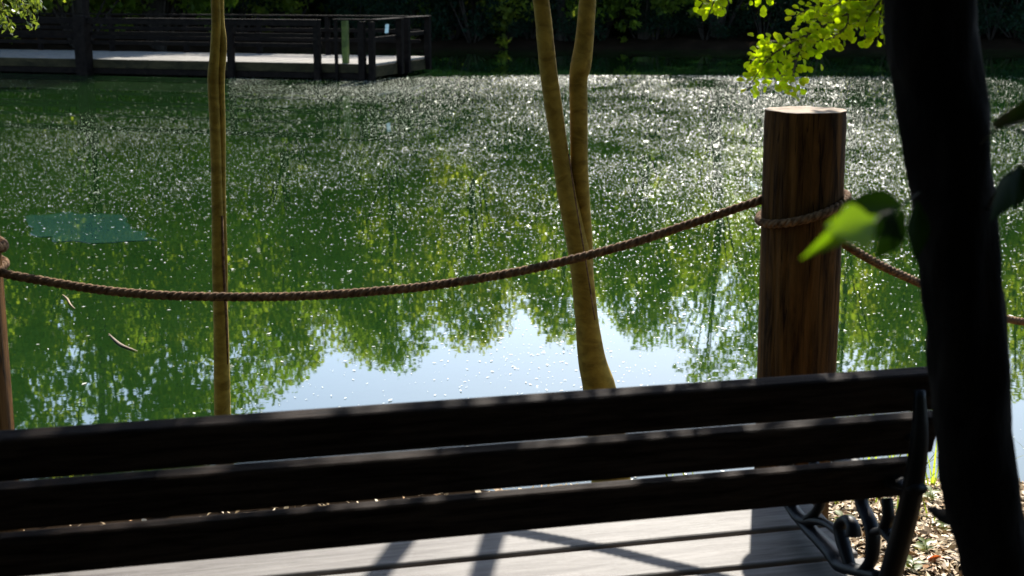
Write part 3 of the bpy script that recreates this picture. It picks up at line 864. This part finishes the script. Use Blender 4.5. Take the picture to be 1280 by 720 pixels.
for c in paths:
    for i in range(1, len(c)):
        t = (c[i] - c[i - 1]).normalized()
        if c[i].z > 2.2 - 0.0142 * c[i].y + 0.05: continue
        for q in range(max(1, int((c[i] - c[i - 1]).length / 0.0015))):
            ax = Vector((lr.gauss(0, 1), lr.gauss(0, 0.5), lr.gauss(0, 1)))
            perp = (ax - t * ax.dot(t)).normalized()
            dv = (perp * 0.9 + t * 0.35 + Vector((0, 0, -0.25))).normalized()
            nv = Vector((lr.gauss(0, 0.45), -0.7 + lr.gauss(0, 0.35), 0.8 + lr.gauss(0, 0.3)))
            b = c[i].lerp(c[i - 1], lr.random()) + perp * abs(lr.gauss(0, 0.0115)) + Vector((0, lr.gauss(0, 0.02), 0))
            spots.append((b, dv, nv, 0.011 + 0.009 * lr.random(), 0.85 + 0.3 * lr.random(), lr.randrange(4)))
lr.shuffle(spots)
print('LEAVES', len(spots))
for b, dv, nv, sz, wd, k in spots[:300]:
    put_leaf(SPR[k], branch, b, dv, nv, sz, wd)
rest = MB()                                            # the leaflets past three hundred, joined
for b, dv, nv, sz, wd, k in spots[300:]:
    d = dv.normalized(); n_ = (nv - d * nv.dot(d)).normalized(); x_ = d.cross(n_)
    n0 = len(rest.v)
    rest.v += [b + x_ * (v.co.x * sz * wd) + d * (v.co.y * sz) + n_ * (v.co.z * sz) for v in SPR[k].vertices]
    rest.f += [[n0 + j for j in p_.vertices] for p_ in SPR[k].polygons]
if rest.v:
    rest.build('leaves', M['spray_leaf'], branch, True)['kind'] = 'stuff'

# low shoots with broad leaves on the trunk, close to the lens
BIG = [leaf_mesh('leaf', M[mm], [0.015, 0.12, 0.22, 0.28, 0.27, 0.2, 0.1, 0.01], c_, 0.2, t_) for c_, t_, mm in ((0.1, 0.15, 'big_leaf_shaded'), (0.22, 0.3, 'big_leaf'), (0.05, 0.8, 'big_leaf'))]
def shoot(ptsl, y0, y1, leaves, name='shoot'):
    c = spline(pp(ptsl, y0, y1), 6)
    sh = MB().tube(c, lerp_list([0.0017, 0.0009], len(c)), 6).build(name, M['shoot'], fg, True)
    for (bpx, bpy, ty_, tpx, tpy, ty2, wid, nrm, k) in leaves:
        a_ = aty(bpx, bpy, ty_); b_ = aty(tpx, tpy, ty2)
        put_leaf(BIG[k], sh, a_, b_ - a_, nrm, (b_ - a_).length, wid)
shoot([(1150, 240), (1140, 247), (1122, 260), (1092, 272)], 1.72, 0.9, [
    (1100, 270, 0.9, 1014, 306, 0.86, 0.4, (0.1, -0.75, 0.7), 1),
    (1094, 278, 0.88, 1040, 290, 0.84, 0.95, (0.1, -0.9, 0.35), 2),
    (1066, 276, 0.87, 1028, 281, 0.9, 0.5, (0.0, -0.9, 0.4), 2),
    (1128, 258, 1.1, 1062, 254, 1.06, 0.65, (0.1, -1, 0.1), 0),
    (1130, 262, 1.08, 1098, 324, 1.06, 0.95, (0.25, -1, 0.05), 0),
    (1108, 266, 1.0, 1080, 308, 1.0, 0.6, (-0.3, -1, 0.15), 0),
    (1146, 250, 1.3, 1148, 326, 1.28, 0.75, (0.3, -1, 0.1), 0)])
shoot([(1224, 182), (1236, 170), (1250, 160), (1290, 150)], 1.72, 1.25, [
    (1244, 160, 1.42, 1285, 132, 1.35, 0.8, (0.1, -1, -0.3), 0),
    (1262, 158, 1.38, 1320, 180, 1.3, 0.9, (0.1, -1, -0.3), 0)])
shoot([(1234, 262), (1246, 238), (1264, 216), (1300, 190)], 1.72, 1.3, [
    (1264, 214, 1.45, 1245, 274, 1.4, 0.7, (0.3, -1, 0.1), 0),
    (1276, 205, 1.4, 1272, 260, 1.36, 0.8, (0.1, -1, 0.1), 0),
    (1285, 200, 1.36, 1296, 262, 1.35, 0.9, (0.0, -1, 0.1), 0)])
# broken stub low on the trunk
MB().tube(spline([aty(1205, 652, 1.76), aty(1180, 645, 1.8), aty(1163, 636, 1.84)], 4), lerp_list([0.014, 0.01, 0.004], 9), 8).build('stub', M['bark_dark'], fg, True)
# crown overhead and behind the viewer; forward lobes added to shade the low leaves
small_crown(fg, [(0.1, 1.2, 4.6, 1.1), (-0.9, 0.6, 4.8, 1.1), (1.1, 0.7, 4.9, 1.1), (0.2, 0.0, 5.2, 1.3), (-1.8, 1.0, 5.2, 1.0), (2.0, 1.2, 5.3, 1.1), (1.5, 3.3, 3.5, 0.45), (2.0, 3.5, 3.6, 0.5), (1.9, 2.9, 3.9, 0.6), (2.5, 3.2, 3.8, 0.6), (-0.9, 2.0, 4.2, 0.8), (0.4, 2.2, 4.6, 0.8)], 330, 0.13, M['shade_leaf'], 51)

fo = []  # unseen leaf curtain added to shade the bench, laid out along the sun direction
rq_ = random.Random(33)
kx, kz = S.x / S.y, S.z / S.y
gaps = [(0.1, 0.58, 3.4, 3.86), (0.47, 0.6, 3.86, 4.02), (0.86, 1.2, 3.76, 3.94), (0.76, 1.24, 5.25, 6.15)]  # holes left so sun reaches chosen slats, the fresh twigs and a leaf
for i in range(24):
    for j in range(14):
        u_ = -2.6 + 0.25 * (i + rq_.random())
        v_ = 3.5 + 0.22 * max(0, 1 - u_) * (u_ > -1) + 0.23 * (j + rq_.random())
        r_ = 0.2 + 0.14 * rq_.random()
        yy = 5.0 + 1.3 * rq_.random()
        if any(x0 - 0.6 * r_ < u_ < x1 + 0.6 * r_ and z0 - 0.6 * r_ < v_ < z1 + 0.6 * r_ for x0, x1, z0, z1 in gaps): continue
        fo.append((u_ + kx * (yy - 5.3), yy, v_ + kz * (yy - 5.3), r_))
small_crown(ft, fo, 640, 0.085, M['shade_leaf'], 53, 'sun_curtain')
ov = []  # unseen canopy added over viewer and bench to cut sky light
rr_ = random.Random(15)
for i in range(46):
    x0, y0 = -6 + 12 * rr_.random(), -1.5 + 7.0 * rr_.random()
    ov.append((x0, y0, 4.6 + 0.35 * max(0, y0 - 1) + 1.2 * rr_.random(), 0.7 + 0.4 * rr_.random()))
small_crown(fg, ov, 300, 0.16, M['shade_leaf'], 52, 'sky_blocking_foliage')
# ------------------------------------------------------------------ near bank trees; those behind the viewer are added to block sky light
def shade_tree(x, y, h, rad, bf, seed, label):
    t = empty('shade_tree', (x, y, ground_z(x, y)))
    tag(t, label, 'tree', 'trees on the near bank, some added to block sky light')
    tr, V, F, tint = make_far_tree(seed, h, rad, bf, 0.3, 70, 75)
    link('trunk', tr.mesh('trunk', M['bark_dark'], True), t)
    link('crown', mesh_np('crown', V, F, M['shade_leaf'], False, tint), t)
    return t
for x, y, h, rad, bf, sd in ((-4.6, -2.2, 9.5, 3.4, 0.22, 61), (0.6, -4.2, 10.5, 3.8, 0.12, 62), (5.2, -1.8, 9.5, 3.4, 0.22, 63), (-9.5, -4.5, 10.5, 3.8, 0.1, 64), (9.8, -4.6, 10.5, 3.8, 0.1, 65), (-4.0, -8.0, 11, 4, 0.08, 66), (4.5, -8.5, 11, 4, 0.08, 67)):
    shade_tree(x, y, h, rad, bf, sd, 'dense unseen tree added behind the viewer to block sky light')
wt = shade_tree(-4.3, 5.0, 7.5, 1.7, 0.5, 68, 'leafy tree on the near bank whose drooping twigs hang in at the top left')

# drooping twigs of that tree in the top left corner
rgn = np.random.default_rng(77)
tw = MB(); LV = []; 
Yh = 7.0
for (lst) in ([(-30, -40), (0, 0), (6, 14), (12, 28), (14, 40)], [(-30, -50), (18, -10), (30, 5), (38, 20), (41, 33)], [(-20, -30), (14, -6), (22, 6), (23, 17)], [(-30, -30), (-4, 4), (2, 20), (4, 30)],
              [(-20, -60), (38, -12), (48, 2), (46, 12)], [(-30, -30), (-10, -2), (-2, 8), (-1, 26)]):
    c = spline([aty(px, py, Yh + 0.1 * i) for i, (px, py) in enumerate(lst)], 8)
    tw.tube(c, lerp_list([0.004, 0.0015], len(c)), 4)
    for q in c[6:]:
        for k in range(2): LV.append(q + Vector(rgn.normal(size=3)) * 0.016)
for pt in ([(-2.6, 7.0, 2.55)]):
    tw.tube(spline([(-4.2, 5.05, 4.2), (-3.6, 6.2, 3.3), (-2.9, 7.0, 2.5)], 5), lerp_list([0.02, 0.006], 11), 6)
tw_o = tw.build('drooping_branch', M['twig'], wt, True)
tw_o.matrix_parent_inverse = Matrix.Translation(-Vector(wt.location))
LV = np.array([tuple(q) for q in LV])
V, F = leaf_quads(LV, 0.028 + 0.02 * rgn.random(len(LV)), rgn, 0.2, 0.42, 0.9)
lo = link('leaves', mesh_np('leaves', V, F, M['corner_leaf'], False, 0.85 * rgn.random(len(LV))), tw_o); lo['kind'] = 'stuff'

# ------------------------------------------------------------------ leaf litter, grass and seedlings on the near bank
rg = np.random.default_rng(5)
n1, n2 = 26000, 14000
X = np.concatenate([rg.random(n1) * 2.0 + 0.35, rg.random(n2) * 7.5 - 3.5]); Yy = np.concatenate([rg.random(n1) * 2.4 + 2.5, rg.random(n2) * 6.2 - 1.2])
Zz = np.array([ground_z(a_, b_) for a_, b_ in zip(X, Yy)])
ok = Zz > 0.04
X, Yy, Zz = X[ok], Yy[ok], Zz[ok]; n = len(X)
Pq = np.stack([X, Yy, Zz + 0.004 + 0.016 * rg.random(n)], 1)
d = rg.normal(size=(n, 3)); d[:, 2] *= 0.3; d /= np.linalg.norm(d, axis=1)[:, None]
u = np.stack([rg.normal(size=n) * 0.35, rg.normal(size=n) * 0.35, np.ones(n)], 1)
s = np.cross(d, u); s /= np.linalg.norm(s, axis=1)[:, None]; nn = np.cross(s, d)
Lq = (0.01 + 0.018 * rg.random(n) ** 1.5)[:, None]; cu = (rg.normal(size=n) * 0.25)[:, None]
wq = Lq * (0.18 + 0.26 * rg.random((n, 1)))
Vl = np.stack([Pq - d * Lq, Pq - d * Lq * 0.2 + s * wq + nn * cu * Lq * 0.5, Pq + d * Lq + nn * cu * Lq, Pq - d * Lq * 0.2 - s * wq + nn * cu * Lq * 0.6], 1).reshape(-1, 3)
Fl = np.arange(4 * n).reshape(n, 4)
Fl3 = np.concatenate([Fl[:, [0, 1, 2]], Fl[:, [0, 2, 3]]])
tn = rg.random(n) * 0.85
o = link('leaf_litter', mesh_np('leaf_litter', Vl, Fl3, M['litter'], False, np.concatenate([tn, tn])))
tag(o, 'dry brown and straw coloured leaves covering the ground by the bench', 'leaf litter', kind='stuff')
# twigs in the litter
tw = MB()
for i in range(160):
    x0, y0 = 0.5 + 1.7 * rnd.random(), 2.6 + 2.0 * rnd.random()
    z0 = ground_z(x0, y0) + 0.02; a_ = rnd.random() * 6.28; l_ = 0.03 + 0.07 * rnd.random()
    tw.tube([(x0, y0, z0), (x0 + l_ * math.cos(a_), y0 + l_ * math.sin(a_), z0 + 0.01 * rnd.random())], 0.0022, 4)
o = tw.build('fallen_twigs', M['twig']); tag(o, 'short dry twigs among the leaves on the ground', 'twigs', kind='stuff')
# grass along the water's edge
gp = []
gr = random.Random(9)
V, F, T = [], [], []
def blade(x0, y0, h, lean, a_, wd):
    z0 = ground_z(x0, y0) - 0.02
    b = len(V)
    dx, dy = math.cos(a_), math.sin(a_)
    for k in range(5):
        t = k / 4
        ww = wd * (1 - t) ** 0.7
        cx, cy, cz = x0 + dx * lean * t * t, y0 + dy * lean * t * t, z0 + h * t * (1 - 0.25 * t * (lean / max(h, 0.01)))
        V.append((cx - dy * ww, cy + dx * ww, cz)); V.append((cx + dy * ww, cy - dx * ww, cz))
    for k in range(4):
        F.append((b + 2 * k, b + 2 * k + 1, b + 2 * k + 3, b + 2 * k + 2)); T.append(gr.random() * 0.8)
for (tx_, ty_, n_, h_) in ((1.10, 4.62, 9, 0.42), (1.16, 4.6, 7, 0.4), (1.32, 4.66, 8, 0.42), (1.38, 4.6, 8, 0.44), (1.22, 4.7, 14, 0.22), (1.3, 4.62, 14, 0.2), (1.45, 4.6, 12, 0.24), (1.05, 4.7, 12, 0.17), (1.6, 4.5, 10, 0.3), (1.8, 4.4, 12, 0.3),
                           (-0.5, 4.75, 8, 0.14), (0.6, 4.75, 8, 0.13), (-1.6, 4.8, 10, 0.25), (1.12, 4.3, 8, 0.12), (1.25, 4.15, 8, 0.1), (0.95, 4.4, 8, 0.12)):
    for k in range(n_):
        blade(tx_ + gr.gauss(0, 0.04), ty_ + gr.gauss(0, 0.03), h_ * (0.6 + 0.5 * gr.random()), h_ * (0.2 + 0.5 * gr.random()), gr.random() * 6.28, 0.0035 + 0.003 * gr.random())
o = link('bank_grass', mesh_np('bank_grass', V, F, M['grass'], False, T))
tag(o, 'yellow green grass blades along the water edge right of the post', 'grass', kind='stuff')
# seedlings
SEED = [leaf_mesh('leaf', M['grass'], [0.02, 0.2, 0.3, 0.3, 0.2, 0.02], c_, 0.2, t_) for c_, t_ in ((0.1, 0.2), (0.25, 0.6))]
def seedling(px, py, n_, sz, label):
    lo_, hi_ = 2.4, 4.9                                   # where this line of sight meets the ground
    for _ in range(40):
        md = (lo_ + hi_) / 2
        q = aty(px, py, md)
        if q.z > ground_z(q.x, q.y): lo_ = md
        else: hi_ = md
    q = aty(px, py, lo_); z = ground_z(q.x, q.y)
    t = empty('seedling', (q.x, q.y, z))
    tag(t, label, 'seedling', 'green seedlings in the leaf litter')
    st = MB().tube([(0, 0, -0.01), (0.004, 0, sz * 0.6), (0, 0.004, sz * 1.2)], [0.002, 0.0015, 0.001], 5).build('stem', M['grass'], t, True)
    for k in range(n_):
        a_ = k * 2.4 + gr.random(); 
        put_leaf(SEED[k % 2], t, (0, 0, sz * (0.3 + 0.9 * k / n_)), (math.cos(a_), math.sin(a_), 0.35), (0, -0.2, 1), sz * (0.7 + 0.4 * gr.random()))
for px, py, n_, sz, lab in ((1052, 660, 7, 0.035, 'bright green seedling between the post foot and the bench arm'),
                            (1112, 640, 7, 0.03, 'bright green seedling seen through the bench arm near the upright'),
                            (1164, 628, 8, 0.04, 'yellow green seedling between the bench upright and the dark trunk'),
                            (1178, 668, 7, 0.032, 'dull green seedling close beside the dark trunk'),
                            (1156, 692, 7, 0.035, 'green seedling just left of the orange leaf'),
                            (1140, 716, 7, 0.035, 'green seedling at the foot of the bench upright')):
    seedling(px, py, n_, sz, lab)
q = atz(1168, 694, 0.6)
ol = link('fallen_leaf', leaf_mesh('fallen_leaf', M['orange_leaf'], [0.02, 0.16, 0.24, 0.26, 0.2, 0.1, 0.01], 0.25, 0.5, 0.3))
ol.scale = (0.05, 0.05, 0.05); ol.location = (q.x - 0.02, q.y, ground_z(q.x, q.y) + 0.02); ol.rotation_euler = (R(12), R(-25), R(-75))
tag(ol, 'single orange red fallen leaf on the litter beside the dark trunk', 'leaf')
